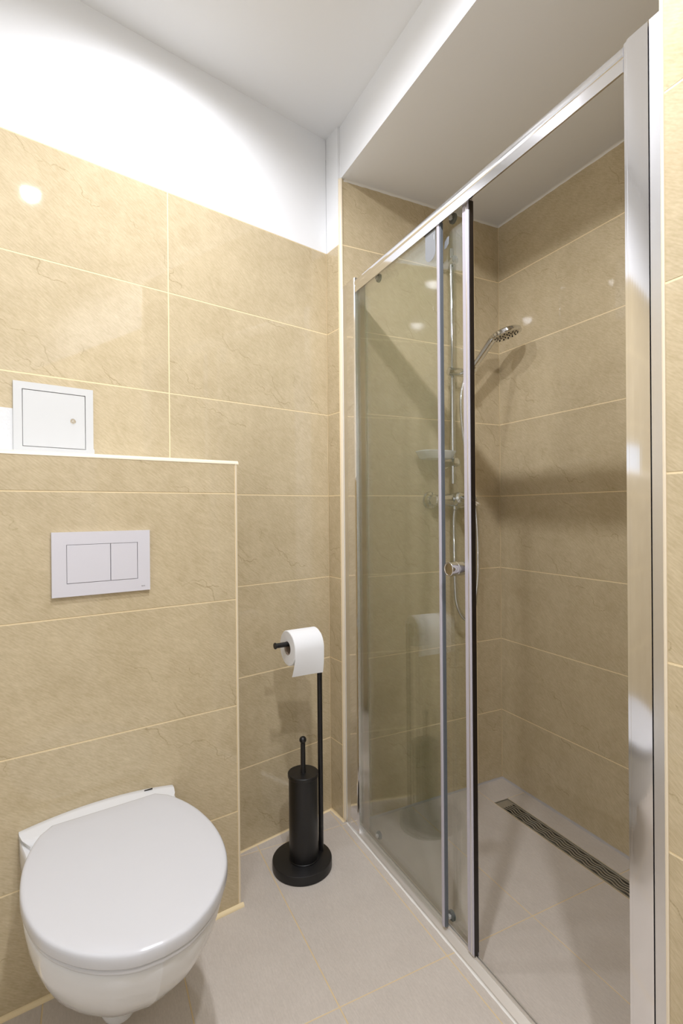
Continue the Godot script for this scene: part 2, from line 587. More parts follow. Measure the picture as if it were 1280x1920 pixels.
func trims() -> void:
	var r := 0.0105
	solid("trim_1", extrude(quarter(r, 10), Vector3(FACE + 0.0075, 0, NICHE_LEFT - 0.0065), Vector3(FACE + 0.0075, SOFFIT, NICHE_LEFT - 0.0065), Vector3.LEFT, Vector3.BACK), M.trim_cream, "cream rounded edge trim at the shower opening beside the toilet wall", "trim", Transform3D(), "structure")
	solid("trim_2", extrude(quarter(r, 10), Vector3(FACE + 0.009, 0, NICHE_RIGHT + 0.0085), Vector3(FACE + 0.009, SOFFIT, NICHE_RIGHT + 0.0085), Vector3.LEFT, Vector3.FORWARD), M.trim_cream, "cream rounded edge trim at the shower opening beside the wide frame post", "trim", Transform3D(), "structure")
	# silicone beads under the shower ceiling and along the shower floor
	var c := thing("trim_3", "white silicone joint under the lowered shower ceiling", "trim", Transform3D(), "", "structure")
	for e in [[Vector3(0.03, SOFFIT, NICHE_LEFT), Vector3(NICHE_BACK, SOFFIT, NICHE_LEFT), Vector3.BACK], [Vector3(NICHE_BACK, SOFFIT, NICHE_LEFT), Vector3(NICHE_BACK, SOFFIT, NICHE_RIGHT), Vector3.LEFT]]:
		part("bead", bead(e[0], e[1], e[2], Vector3.DOWN, 0.007, 40), M.silicone, c)
	var d := thing("trim_4", "grey silicone joint where shower floor meets tiled walls", "trim", Transform3D(), "", "structure")
	var y := SHOWER_FLOOR
	for e in [[Vector3(0.05, y, NICHE_LEFT), Vector3(NICHE_BACK, y, NICHE_LEFT), Vector3.BACK], [Vector3(NICHE_BACK, y, NICHE_LEFT), Vector3(NICHE_BACK, y, NICHE_RIGHT), Vector3.LEFT]]:
		part("bead", bead(e[0], e[1], e[2], Vector3.UP, 0.006, 30), M.grey_silicone, d)
	var j := thing("trim_5", "cream grout joint at the foot of the wall behind the paper stand", "trim", Transform3D(), "", "structure")
	part("bead", bead(Vector3(-1.2, 0, 0.285), Vector3(0.0, 0, 0.0), Vector3(0.231, 0, 0.973), Vector3.UP, 0.005, 30), M.grout, j)
	part("bead", bead(Vector3(0, 0, 0), Vector3(0.0105, 0, 0.094), Vector3(-1, 0, 0.12), Vector3.UP, 0.007, 10), M.grout, j)

## hand-smoothed joint: a hollow fillet whose width wavers a little
func bead(a: Vector3, b: Vector3, o1: Vector3, o2: Vector3, r: float, n: int) -> ArrayMesh:
	var st := tool()
	var rings := []
	for i in n + 1:
		var p := a.lerp(b, float(i) / n)
		var k := r * rng.randf_range(0.8, 1.15)
		var ring := PackedVector3Array()
		for q in [Vector2(0, 0), Vector2(1, 0), Vector2(0.45, 0.18), Vector2(0.18, 0.45), Vector2(0, 1)]:
			ring.append(p + o1 * q.x * k + o2 * q.y * k)
		rings.append(ring)
	for i in n:
		for j in 5:
			var k := (j + 1) % 5
			var mid: Vector3 = rings[i][0]
			poly(st, [rings[i][j], rings[i][k], rings[i + 1][k], rings[i + 1][j]], (rings[i][j] + rings[i][k]) / 2 - mid + (o1 + o2) * 0.001)
	return done(st)

# ======================================================================================
# toilet
# ======================================================================================
func table(t: Array, x: float) -> float:
	for i in t.size() - 1:
		if x <= t[i + 1][0]:
			var a: Array = t[i]
			var b: Array = t[i + 1]
			var d0: float = (b[1] - t[maxi(i - 1, 0)][1]) / maxf(b[0] - t[maxi(i - 1, 0)][0], 1e-6)
			var k: int = mini(i + 2, t.size() - 1)
			var d1: float = (t[k][1] - a[1]) / maxf(t[k][0] - a[0], 1e-6)
			var h: float = b[0] - a[0]
			var s: float = (x - a[0]) / h
			return (1 + 2 * s) * (1 - s) * (1 - s) * a[1] + s * (1 - s) * (1 - s) * h * d0 + s * s * (3 - 2 * s) * b[1] + s * s * (s - 1) * h * d1
	return t[-1][1]

## half outline as angles: rounded front, from the back corner round the front to the other back corner
func outline(shape: Callable, back: float, front: float, y: float) -> PackedVector3Array:
	var p := PackedVector3Array()
	var side := []
	for i in 41:
		var t := 1.0 - pow(1.0 - i / 40.0, 2.0)      # denser towards the front
		var z := lerpf(back, front, t)
		side.append(Vector2(shape.call(z), z))
	for i in 41:
		p.append(Vector3(side[i].x, y, side[i].y))
	for i in range(39, -1, -1):
		p.append(Vector3(-side[i].x, y, side[i].y))
	for i in range(1, 8):
		p.append(Vector3(lerpf(-side[0].x, side[0].x, i / 8.0), y, back))
	return p

func shrunk(ring: PackedVector3Array, by: float, y: float, mid: Vector3) -> PackedVector3Array:
	var p := PackedVector3Array()
	for v in ring:
		var d := Vector3(v.x - mid.x, 0, v.z - mid.z)
		var l := d.length()
		p.append(Vector3(mid.x, y, mid.z) + d * maxf(0.0, (l - by) / maxf(l, 1e-6)))
	return p

func toilet() -> void:
	var t := thing("toilet", "white wall-hung ceramic toilet with closed lid", "toilet", at(BOX_CORNER + BOX_ALONG * -0.361, along(BOX_ALONG)))
	var F := 0.514
	var waist := [[0.0, 0.955], [0.08, 0.92], [0.17, 0.90], [0.27, 0.935], [0.38, 0.975], [0.52, 1.0], [0.65, 0.957], [0.76, 0.86], [0.857, 0.69], [0.93, 0.49], [0.975, 0.30], [1.0, 0.0]]
	var plain := [[0.0, 0.955], [0.1, 0.965], [0.2, 0.975], [0.3, 0.985], [0.4, 0.995], [0.52, 1.0], [0.65, 0.957], [0.76, 0.86], [0.857, 0.69], [0.93, 0.49], [0.975, 0.30], [1.0, 0.0]]
	# bowl: levels of [height, half width, reach from the wall, half width at the wall, waist share]
	var levels := [[0.113, 0.034, 0.180, 0.040, 0.0], [0.118, 0.052, 0.205, 0.055, 0.0], [0.130, 0.069, 0.233, 0.070, 0.0], [0.150, 0.090, 0.277, 0.090, 0.0], [0.177, 0.111, 0.326, 0.110, 0.05], [0.21, 0.132, 0.378, 0.130, 0.1], [0.25, 0.150, 0.428, 0.149, 0.2], [0.29, 0.163, 0.466, 0.162, 0.4], [0.325, 0.172, 0.490, 0.169, 0.7], [0.355, 0.1765, 0.504, 0.1705, 0.9], [0.375, 0.1785, 0.512, 0.1705, 1.0], [0.386, 0.178, 0.512, 0.1705, 1.0], [0.3895, 0.175, 0.509, 0.169, 1.0]]
	var rings := []
	for l in levels:
		var shape := func(z: float) -> float:
			var q: float = z / l[2]
			var w: float = lerpf(table(plain, q), table(waist, q), l[4]) * l[1]
			return lerpf(w, maxf(w, l[3]) if l[3] > w else w, clampf(1.0 - q * 4.0, 0, 1)) if q < 0.25 else w
		rings.append(outline(shape, 0.0, l[2], l[0]))
	var st := tool()
	flip_loft(st, rings)
	add_cap(st, rings[0], Vector3.DOWN)
	add_cap(st, rings[-1], Vector3.UP)
	part("bowl", done(st), M.ceramic, t)
	# outlet foot under the bowl
	part("outlet_foot", lathe([Vector2(0, 0), Vector2(0.024, 0), Vector2(0.034, 0.005), Vector2(0.039, 0.018), Vector2(0.042, 0.085)], 28, Transform3D(Basis.from_scale(Vector3(1.0, 1, 1.2)), Vector3(0, 0.047, 0.176))), M.ceramic, t)
	# deck between wall and lid, arched along the wall
	st = tool()
	var deck := []
	for i in 25:
		var q := lerpf(-1.0, 1.0, i / 24.0)
		var x := 0.1705 * q
		var top := 0.4035 + 0.0155 * (1.0 - q * q)
		var zf := 0.09 - 0.022 * pow(absf(q), 4)
		var ring := PackedVector3Array([Vector3(x, 0.372, 0.0), Vector3(x, top - 0.003, 0.0), Vector3(x, top, 0.003), Vector3(x, top - 0.0015, 0.016), Vector3(lerpf(x, x * 0.95, 0.5), top - 0.004, zf * 0.55), Vector3(x * 0.895, minf(top - 0.006, 0.4165), zf), Vector3(x * 0.895, 0.372, zf)])
		deck.append(ring)
	for i in 24:
		for j in 6:
			poly(st, [deck[i][j], deck[i][j + 1], deck[i + 1][j + 1], deck[i + 1][j]], (deck[i][j] + deck[i][j + 1]) / 2 - Vector3(deck[i][j].x, 0.39, 0.04), 2)
	for e in [[deck[0], Vector3.LEFT], [deck[-1], Vector3.RIGHT]]:
		add_cap(st, e[0], e[1])
	part("deck", done(st), M.ceramic, t)
	part("deck_slot_shade", span(Vector3(0.098, 0.4125, 0.010), Vector3(0.118, 0.4148, 0.0118)), M.slot_shade, t)  # dark strip standing in for the shade inside the slot
	# lid and seat
	var lid_shape := func(z: float) -> float:
		return table([[0.058, 0.112], [0.08, 0.135], [0.11, 0.151], [0.15, 0.166], [0.20, 0.1775], [0.27, 0.1830], [0.34, 0.1760], [0.40, 0.1575], [0.45, 0.1270], [0.485, 0.094], [0.507, 0.062], [0.5185, 0.034], [0.5225, 0.0]], z)
	var edge := outline(lid_shape, 0.058, 0.5225, 0.0)
	var mid := Vector3(0, 0, 0.29)
	var cut := func(by: float, y: float) -> PackedVector3Array: return shrunk(edge, by, y, mid)
	st = tool()
	var lid := [cut.call(0.004, 0.4015), cut.call(0.001, 0.4025), cut.call(0.0, 0.405), cut.call(0.0, 0.4165), cut.call(0.0005, 0.4212), cut.call(0.0020, 0.4241), cut.call(0.0045, 0.4257), cut.call(0.009, 0.4265), cut.call(0.04, 0.4272), cut.call(0.10, 0.4282), cut.call(0.16, 0.4286)]
	flip_loft(st, lid)
	add_cap(st, lid[0], Vector3.DOWN)
	add_cap(st, lid[-1], Vector3.UP, 0)
	part("lid", done(st), M.seat_plastic, t)
	st = tool()
	var seat := [cut.call(0.007, 0.3902), cut.call(0.0045, 0.3915), cut.call(0.0035, 0.394), cut.call(0.0035, 0.398), cut.call(0.0045, 0.4), cut.call(0.008, 0.4012)]
	flip_loft(st, seat)
	add_cap(st, seat[0], Vector3.DOWN)
	add_cap(st, seat[-1], Vector3.UP)
	part("seat", done(st), M.seat_plastic, t)
	for s in [-1, 1]:
		part("hinge", rod(Vector3(0.055 * s, 0.404, 0.056), Vector3(0.105 * s, 0.404, 0.056), 0.0095, 0.002), M.seat_plastic, t)

## outlines run the other way round than circles
func flip_loft(st: SurfaceTool, rings: Array) -> void:
	var r := rings.duplicate()
	for i in r.size():
		var p: PackedVector3Array = r[i].duplicate()
		p.reverse()
		r[i] = p
	var a: PackedVector3Array = r[0]
	var area := 0.0
	for j in a.size():
		area += a[j].x * a[(j + 1) % a.size()].z - a[j].z * a[(j + 1) % a.size()].x
	add_loft(st, r if area > 0 else rings)

func flush_plate() -> void:
	var p := thing("flush_plate", "white dual flush plate with two flat buttons on the tiled boxing", "flush plate", at(BOX_CORNER + BOX_ALONG * -0.3530 + Vector3(0, 0.9945, 0), along(BOX_ALONG)))
	var w := 0.1095
	var h := 0.0755
	# frame with an opening for the buttons
	var x0 := -0.0790
	var x1 := 0.0800
	var y0 := -0.0455
	var y1 := 0.0460
	var st := tool()
	for r in [[-w, w, y1, h], [-w, w, -h, y0], [-w, x0, y0, y1], [x1, w, y0, y1]]:
		add_box(st, Vector3((r[0] + r[1]) / 2, (r[2] + r[3]) / 2, 0.005), Vector3(r[1] - r[0], r[3] - r[2], 0.009))
	part("frame", done(st), M.plate_plastic, p)
	part("recess", span(Vector3(x0, y0, 0.0003), Vector3(x1, y1, 0.0010)), M.plate_plastic, p)
	var split := 0.0170
	part("button", span(Vector3(x0 + 0.001, y0 + 0.001, 0.002), Vector3(split - 0.0007, y1 - 0.001, 0.0093), 0.0005), M.plate_plastic, p)
	part("button", span(Vector3(split + 0.0007, y0 + 0.001, 0.002), Vector3(x1 - 0.001, y1 - 0.001, 0.0093), 0.0005), M.plate_plastic, p)
	part("lettering", text("tece", 0.0036), M.print_grey, p, at(Vector3(0.0925, -0.0640, 0.0097)))

func access_panel() -> void:
	var ax := along(Vector3(0.973, 0, -0.231))
	var p := thing("access_panel", "small square white access panel with a round key lock above the boxing", "access panel", at(ax * Vector3(-0.9075, 1.3565, 0), ax))
	var st := tool()
	var X := 0.0925
	var Y0 := -0.094
	var Y1 := 0.0905
	var x := 0.0735
	var y0 := -0.0725
	var y1 := 0.0725
	for r in [[-X, X, y1, Y1], [-X, X, Y0, y0], [-X, -x, y0, y1], [x, X, y0, y1]]:
		add_box(st, Vector3((r[0] + r[1]) / 2, (r[2] + r[3]) / 2, 0.003), Vector3(r[1] - r[0], r[3] - r[2], 0.010))
	part("frame", done(st), M.panel_white, p)
	part("rebate", span(Vector3(-x, y0, -0.0019), Vector3(x, y1, 0.0004)), M.panel_white, p)
	var d := part("door", span(Vector3(-x + 0.0015, y0 + 0.0015, 0.001), Vector3(x - 0.0015, y1 - 0.0015, 0.007), 0.0006), M.panel_white, p)
	var face := Basis(Vector3.RIGHT, PI / 2)
	part("lock", lathe([Vector2(0, 0.0004), Vector2(0.0035, 0.0004), Vector2(0.0042, 0.0012), Vector2(0.0062, 0.0012), Vector2(0.0072, 0.0004), Vector2(0.0074, -0.001)], 24, at(Vector3(0.0425, 0.001, 0.0072), face)), M.chrome, d)
	part("key_square", boxm(Vector3(0.0425, 0.001, 0.0085), Vector3(0.0042, 0.0042, 0.003), 0.0004), M.chrome, d)

# ======================================================================================
# shower enclosure: fixed frame and pane
# ======================================================================================
const RAIL_LOW := 1.8590
const RAIL_TOP := 1.9095
const POST_IN := 0.186
const POST_OUT := 1.1730

func enclosure() -> void:
	var e := thing("shower_screen", "polished aluminium shower frame with a fixed clear glass pane", "shower screen", at(Vector3(FACE, 0, 0)))
	var x0 := 0.001
	# posts: profile in (z, x), front towards the room
	var inner := [Vector2(0.130, 0.004), Vector2(0.1305, 0.0), Vector2(0.178, 0.0), Vector2(POST_IN - 0.004, 0.0016), Vector2(POST_IN, 0.004), Vector2(POST_IN, 0.045), Vector2(0.130, 0.045)]
	part("post", extrude(inner, Vector3(x0, 0.002, 0), Vector3(x0, RAIL_TOP + 0.002, 0), Vector3.BACK, Vector3.RIGHT), M.aluminium, e)
	var outer := [Vector2(POST_OUT, 0.045), Vector2(POST_OUT, 0.005), Vector2(POST_OUT + 0.0015, 0.0032), Vector2(POST_OUT + 0.0072, 0.0030), Vector2(POST_OUT + 0.0080, 0.0010)]
	for i in 9:
		var q := i / 8.0
		outer.append(Vector2(lerpf(POST_OUT + 0.009, POST_OUT + 0.0455, q), -0.0004 * (1.0 - pow(2 * q - 1, 2))))
	outer.append(Vector2(POST_OUT + 0.0458, 0.045))
	part("post", extrude(outer, Vector3(x0, 0.002, 0), Vector3(x0, RAIL_TOP - 0.004, 0), Vector3.BACK, Vector3.RIGHT), M.aluminium, e)
	part("wall_profile", span(Vector3(x0 + 0.001, 0.002, 0.0985), Vector3(x0 + 0.045, RAIL_TOP, 0.1298), 0.0008), M.satin_aluminium, e)
	part("wall_profile", span(Vector3(x0 - 0.0003, 0.002, POST_OUT + 0.0472), Vector3(x0 + 0.045, RAIL_TOP - 0.003, POST_OUT + 0.0662), 0.0008), M.satin_aluminium, e)
	part("silicone_joint", rod(Vector3(x0 + 0.003, 0.002, 0.0965), Vector3(x0 + 0.003, RAIL_TOP - 0.004, 0.0965), 0.0032), M.silicone, e)
	# head rail: flat lower face, ridge, rounded upper face, channel below
	var rail := [Vector2(0.004, RAIL_LOW), Vector2(0.004, 1.8800), Vector2(0.0054, 1.8815), Vector2(0.0054, 1.8835), Vector2(0.0040, 1.8850), Vector2(0.0032, 1.8885), Vector2(0.0030, 1.8925), Vector2(0.0034, 1.8965), Vector2(0.0046, 1.9005), Vector2(0.0070, 1.9040), Vector2(0.0105, 1.9068), Vector2(0.0150, 1.9086), Vector2(0.022, RAIL_TOP), Vector2(0.045, RAIL_TOP), Vector2(0.045, 1.9030), Vector2(0.0300, 1.8980), Vector2(0.0140, 1.8860), Vector2(0.0085, 1.8700), Vector2(0.0080, RAIL_LOW)]
	part("head_rail", extrude(rail, Vector3(0, 0, POST_IN), Vector3(0, 0, POST_OUT), Vector3.RIGHT, Vector3.UP), M.aluminium, e)
	# threshold
	var sill := [Vector2(0.001, SHOWER_FLOOR - 0.02), Vector2(0.001, 0.003), Vector2(0.0025, 0.0055), Vector2(0.016, 0.0150), Vector2(0.0185, 0.0155), Vector2(0.0188, 0.0235), Vector2(0.0205, 0.0235), Vector2(0.0208, 0.011), Vector2(0.0268, 0.011), Vector2(0.027, 0.0195), Vector2(0.0285, 0.0195), Vector2(0.0288, 0.008), Vector2(0.040, 0.006), Vector2(0.041, SHOWER_FLOOR - 0.02)]
	part("threshold", extrude(sill, Vector3(0, 0, 0.10), Vector3(0, 0, NICHE_RIGHT), Vector3.RIGHT, Vector3.UP), M.matt_aluminium, e)
	part("threshold_joint", bead(Vector3(0.001, 0.0, 0.10), Vector3(0.001, 0.0, NICHE_RIGHT), Vector3.LEFT, Vector3.UP, 0.0042, 60), M.silicone, e)
	# fixed pane
	var pane := part("fixed_pane", span(Vector3(0.0095, 0.018, POST_IN - 0.004), Vector3(0.0155, 1.872, 0.646)), M.glass, e)
	var strip := part("edge_seal", span(Vector3(0.0065, 0.020, 0.6430), Vector3(0.0150, 1.866, 0.6525), 0.0012), M.seal_grey, e)
	part("seal_lip", span(Vector3(0.009, 0.021, 0.6526), Vector3(0.0185, 1.865, 0.6565), 0.0006), M.roller_plastic, strip)
	part("post_seal", span(Vector3(0.0065, 0.022, POST_IN), Vector3(0.009, 1.866, POST_IN + 0.012), 0.0006), M.glass, e)
	# grey maker's label on the pane, rounded at its lower end
	var lab := [Vector2(0.590, 1.866), Vector2(0.590, 1.802)]
	for i in 11:
		var a := PI * i / 10
		lab.append(Vector2(0.613 - 0.023 * cos(a), 1.802 - 0.021 * sin(a)))
	lab.append(Vector2(0.636, 1.866))
	part("label", extrude(lab, Vector3(0.0090, 0, 0), Vector3(0.0094, 0, 0), Vector3.BACK, Vector3.UP), M.label_grey, pane)
	part("label_mark", span(Vector3(0.0086, 1.832, 0.6285), Vector3(0.0089, 1.846, 0.6298)), M.panel_white, pane)
	part("door_stop", span(Vector3(0.006, 1.8585, 0.585), Vector3(0.010, 1.864, 0.640), 0.001), M.seal_brown, e)

func roller(parent: Node3D, p: Vector3, called: String) -> void:
	var r := part(called, lathe([Vector2(0, 0), Vector2(0.012, 0), Vector2(0.0135, 0.0015), Vector2(0.0120, 0.004), Vector2(0.0135, 0.0065), Vector2(0.012, 0.008), Vector2(0, 0.008)], 28, aim(p, Vector3.RIGHT)), M.roller_plastic, parent)
	part("hub", boxm(p + Vector3(-0.004, 0, 0), Vector3(0.008, 0.010, 0.010), 0.0015), M.panel_white, r)

func sliding_door() -> void:
	var d := thing("sliding_shower_door", "sliding clear glass shower door with a round chrome knob and dark edge seal", "shower door", at(Vector3(FACE, 0, 0)))
	var pane := part("pane", span(Vector3(0.0290, 0.021, 0.215), Vector3(0.0350, 1.890, 0.738)), M.glass, d)
	part("edge_profile", span(Vector3(0.0150, 0.022, 0.7360), Vector3(0.0300, 1.886, 0.7590), 0.0015), M.seal_grey, d)
	part("edge_groove", span(Vector3(0.0143, 0.022, 0.7500), Vector3(0.0160, 1.880, 0.7535), 0.0004), M.satin_aluminium, d)
	part("magnet_strip", span(Vector3(0.0165, 0.020, 0.7592), Vector3(0.0302, 1.868, 0.7614), 0.0008), M.seal_brown, d)
	part("guide_lip", span(Vector3(0.0270, 0.0205, 0.7593), Vector3(0.0290, 0.030, 0.7614)), M.seal_grey, d)
	part("rear_edge_seal", span(Vector3(0.0275, 0.022, 0.210), Vector3(0.0365, 1.886, 0.216), 0.0006), M.glass, d)
	# knob: two chrome drums with a groove between
	var k := Vector3(-0.0160, 0.9665, 0.7110)
	var knob := part("knob", lathe([Vector2(0, 0.0012), Vector2(0.0145, 0.0012), Vector2(0.0155, 0.0), Vector2(0.0172, 0.0), Vector2(0.0180, 0.0012), Vector2(0.0180, 0.0200), Vector2(0.0170, 0.0206), Vector2(0.0170, 0.0220), Vector2(0.0180, 0.0226), Vector2(0.0180, 0.0380), Vector2(0.0172, 0.0390), Vector2(0.0172, 0.0425), Vector2(0.015, 0.0440), Vector2(0, 0.0440)], 40, aim(k, Vector3.RIGHT)), M.chrome, d)
	part("washer", lathe([Vector2(0, 0), Vector2(0.0165, 0), Vector2(0.0165, 0.0015), Vector2(0, 0.0015)], 32, aim(k + Vector3(0.0438, 0, 0), Vector3.RIGHT)), M.roller_plastic, knob)
	for z in [0.290, 0.672]:
		roller(d, Vector3(0.0350, 1.8730, z), "top_roller")
		roller(d, Vector3(0.0350, 0.0345, z - 0.028), "bottom_roller")
	part("pane_label", extrude([Vector2(0.6475, 1.8010), Vector2(0.6500, 1.8190), Vector2(0.6600, 1.8270), Vector2(0.6680, 1.8270), Vector2(0.6660, 1.8080), Vector2(0.6560, 1.8010)], Vector3(0.0283, 0, 0), Vector3(0.0288, 0, 0), Vector3.BACK, Vector3.UP), M.label_grey, pane)

# ======================================================================================
# paper and brush stand
# ======================================================================================
const STAND := Vector3(-0.2115, 0, 0.2370)
const CAN := Vector3(-0.2075, 0, 0.2410)
const POLE := Vector3(-0.1450, 0, 0.2330)
const ARM_END := Vector3(-0.2960, 0.7040, 0.2480)
const ARM_Y := 0.7040

func brush_stand() -> void:
	var s := thing("paper_and_brush_stand", "matt black free-standing paper holder with a brush canister on a round base", "toilet stand", at(STAND))
	part("base", lathe([Vector2(0, 0), Vector2(0.0915, 0), Vector2(0.0930, 0.0015), Vector2(0.0930, 0.0255), Vector2(0.0920, 0.0275), Vector2(0.0900, 0.0285), Vector2(0, 0.0285)], 72), M.black_metal, s)
	var p := POLE - STAND
	part("pole", rod(p + Vector3(0, 0.0285, 0), p + Vector3(0, 0.7170, 0), 0.0080, 0.0008, 28), M.black_metal, s)
	var e := ARM_END - STAND
	var a := Vector3(p.x, ARM_Y, p.z)
	part("arm", rod(a, e, 0.0076, 0.001, 24), M.black_metal, s)
	part("arm_stop", lathe([Vector2(0, 0), Vector2(0.0085, 0), Vector2(0.0098, 0.0012), Vector2(0.0098, 0.0042), Vector2(0.0088, 0.0055), Vector2(0, 0.0055)], 28, aim(e - (e - a).normalized() * 0.001, e - a)), M.black_metal, s)
	var c := CAN - STAND
	part("canister", lathe([Vector2(0.0, 0.0285), Vector2(0.0455, 0.0285), Vector2(0.0462, 0.030), Vector2(0.0462, 0.031), Vector2(0.0452, 0.032), Vector2(0.0452, 0.2840), Vector2(0.0435, 0.2840), Vector2(0.0435, 0.034), Vector2(0, 0.034)], 56, at(c)), M.black_metal, s)
	# the brush lifts out of its canister
	var b := thing("toilet_brush", "black toilet brush handle with ball top and lid in the canister", "toilet brush", at(CAN))
	part("lid", lathe([Vector2(0, 0.2842), Vector2(0.0475, 0.2842), Vector2(0.0482, 0.2852), Vector2(0.0482, 0.2945), Vector2(0.0472, 0.2958), Vector2(0, 0.2966)], 56), M.black_metal, b)
	part("handle", lathe([Vector2(0.0090, 0.2960), Vector2(0.0078, 0.3000), Vector2(0.0074, 0.3850), Vector2(0.0068, 0.3900), Vector2(0.0, 0.3900)], 24), M.black_metal, b)
	var ball := []
	for i in 17:
		var q := PI * i / 16 - PI / 2
		ball.append(Vector2(0.0112 * cos(q), 0.3970 + 0.0112 * sin(q)))
	part("ball_knob", lathe(ball, 28), M.black_metal, b)
	part("brush_head", lathe([Vector2(0, 0.05), Vector2(0.030, 0.06), Vector2(0.034, 0.10), Vector2(0.028, 0.13), Vector2(0.006, 0.14), Vector2(0.006, 0.2842)], 20), M.nozzle, b)

func paper_roll() -> void:
	var ax := (ARM_END - Vector3(POLE.x, ARM_Y, POLE.z)).normalized()    # along the arm, away from the pole
	var front := ax.cross(Vector3.UP)
	if front.z < 0:
		front = -front
	var mid := Vector3(POLE.x, ARM_Y - 0.0128, POLE.z)
	var xf := Transform3D(Basis(front, ax, front.cross(ax)), mid)
	var r := thing("toilet_paper_roll", "white toilet paper roll with a hanging sheet on the black arm", "toilet paper")
	var R := 0.0540
	var a := 0.0130
	var b := 0.1130
	part("paper", lathe([Vector2(0.0212, a), Vector2(R - 0.002, a), Vector2(R, a + 0.002), Vector2(R, b - 0.002), Vector2(R - 0.002, b), Vector2(0.0212, b)], 72, xf), M.paper, r)
	part("core", lathe([Vector2(0.0212, b - 0.0005), Vector2(0.0205, b - 0.0005), Vector2(0.0205, a + 0.0005), Vector2(0.0212, a + 0.0005), Vector2(0.0212, b - 0.0005)], 40, xf), M.cardboard, r)
	# loose sheet: leaves the roll in front and hangs down with a slight curl
	var st := tool()
	var cols := 13
	var outer := []
	var inner := []
	for i in cols:
		var q := i / float(cols - 1)
		var y := lerpf(a + 0.001, b - 0.0005, q)
		var po := PackedVector3Array()
		var pin := PackedVector3Array()
		for k in 26:
			var f := k / 25.0
			var p2: Vector2
			var nrm: Vector2
			if f < 0.35:
				var ang := lerpf(0.9, 0.0, f / 0.35)
				nrm = Vector2(cos(ang), sin(ang))
				p2 = nrm * (R + 0.0006)
			else:
				var g := (f - 0.35) / 0.65
				var drop := 0.079 * g
				nrm = Vector2(1, 0)
				p2 = Vector2(R + 0.0006 - 0.0165 * g * g * (0.5 + 0.6 * q) + 0.0015 * sin(q * 5.0 + g * 3.0) * g, -drop)
			var lift := 0.008 * q * maxf(0.0, f - 0.5)
			po.append(mid + front * p2.x + Vector3.UP * p2.y + ax * (y + lift))
			pin.append(mid + front * (p2.x - nrm.x * 0.0005) + Vector3.UP * (p2.y - nrm.y * 0.0005) + ax * (y + lift))
		outer.append(po)
		inner.append(pin)
	for i in cols - 1:
		for k in 25:
			poly(st, [outer[i][k], outer[i + 1][k], outer[i + 1][k + 1], outer[i][k + 1]], front + Vector3.UP * 0.2, 1)
			poly(st, [inner[i][k], inner[i + 1][k], inner[i + 1][k + 1], inner[i][k + 1]], -front - Vector3.UP * 0.2, 2)
	part("loose_sheet", done(st), M.paper, r)

# ======================================================================================
# drain
# ======================================================================================
func drain() -> void:
	var y := SHOWER_FLOOR
	var d := thing("linear_drain", "long narrow stainless drain grate with wavy slots along the shower wall", "drain", at(Vector3(0.629, y, 0.214)))
	var w := 0.0335
	var l := 0.86
	var ch := tool()
	add_box(ch, Vector3(0, -0.0575, l / 2), Vector3(2 * w, 0.003, l))
	for q in [-1, 1]:
		add_box(ch, Vector3((w - 0.0008) * q, -0.034, l / 2), Vector3(0.0016, 0.044, l))
		add_box(ch, Vector3(0, -0.034, l / 2 + q * (l / 2 - 0.0008)), Vector3(2 * w, 0.044, 0.0016))
	part("trough", done(ch), M.steel, d)
	var st := tool()
	add_box(st, Vector3(-w + 0.0012, -0.006, l / 2), Vector3(0.0024, 0.012, l))
	add_box(st, Vector3(w - 0.0012, -0.006, l / 2), Vector3(0.0024, 0.012, l))
	add_box(st, Vector3(0, -0.006, 0.0012), Vector3(2 * w, 0.012, 0.0024))
	add_box(st, Vector3(0, -0.006, l - 0.0012), Vector3(2 * w, 0.012, 0.0024))
	part("rim", done(st), M.steel, d)
	for e in [[0.004, 0.040], [l - 0.040, l - 0.004]]:
		part("end_plate", span(Vector3(-w + 0.003, -0.0045, e[0]), Vector3(w - 0.003, -0.0025, e[1])), M.steel, d)
	var n := 6
	for i in n:
		var x := lerpf(-w + 0.0055, w - 0.0055, i / float(n - 1))
		st = tool()
		var steps := 150
		var rings := []
		for k in steps + 1:
			var z := lerpf(0.038, l - 0.038, k / float(steps))
			var xx := x + (0.0034 * sin(z * TAU / 0.052) if i > 0 and i < n - 1 else 0.0)
			var hw := 0.0023
			rings.append([Vector3(xx - hw, -0.0026, z), Vector3(xx + hw, -0.0026, z), Vector3(xx + hw, -0.0042, z), Vector3(xx - hw, -0.0042, z)])
		for k in steps:
			for j in 4:
				var m := (j + 1) % 4
				poly(st, [rings[k][j], rings[k][m], rings[k + 1][m], rings[k + 1][j]], [Vector3.UP, Vector3.RIGHT, Vector3.DOWN, Vector3.LEFT][j])
		part("grate_bar", done(st), M.steel, d)

# ======================================================================================
# slide bar, hand shower, hose, soap dish, mixer
# ======================================================================================
const BAR := Vector3(0.4680, 0, 0.1400)
const CRADLE := Vector3(0.5180, 1.6480, 0.1910)
const HEAD := Vector3(0.6400, 1.7780, 0.2500)

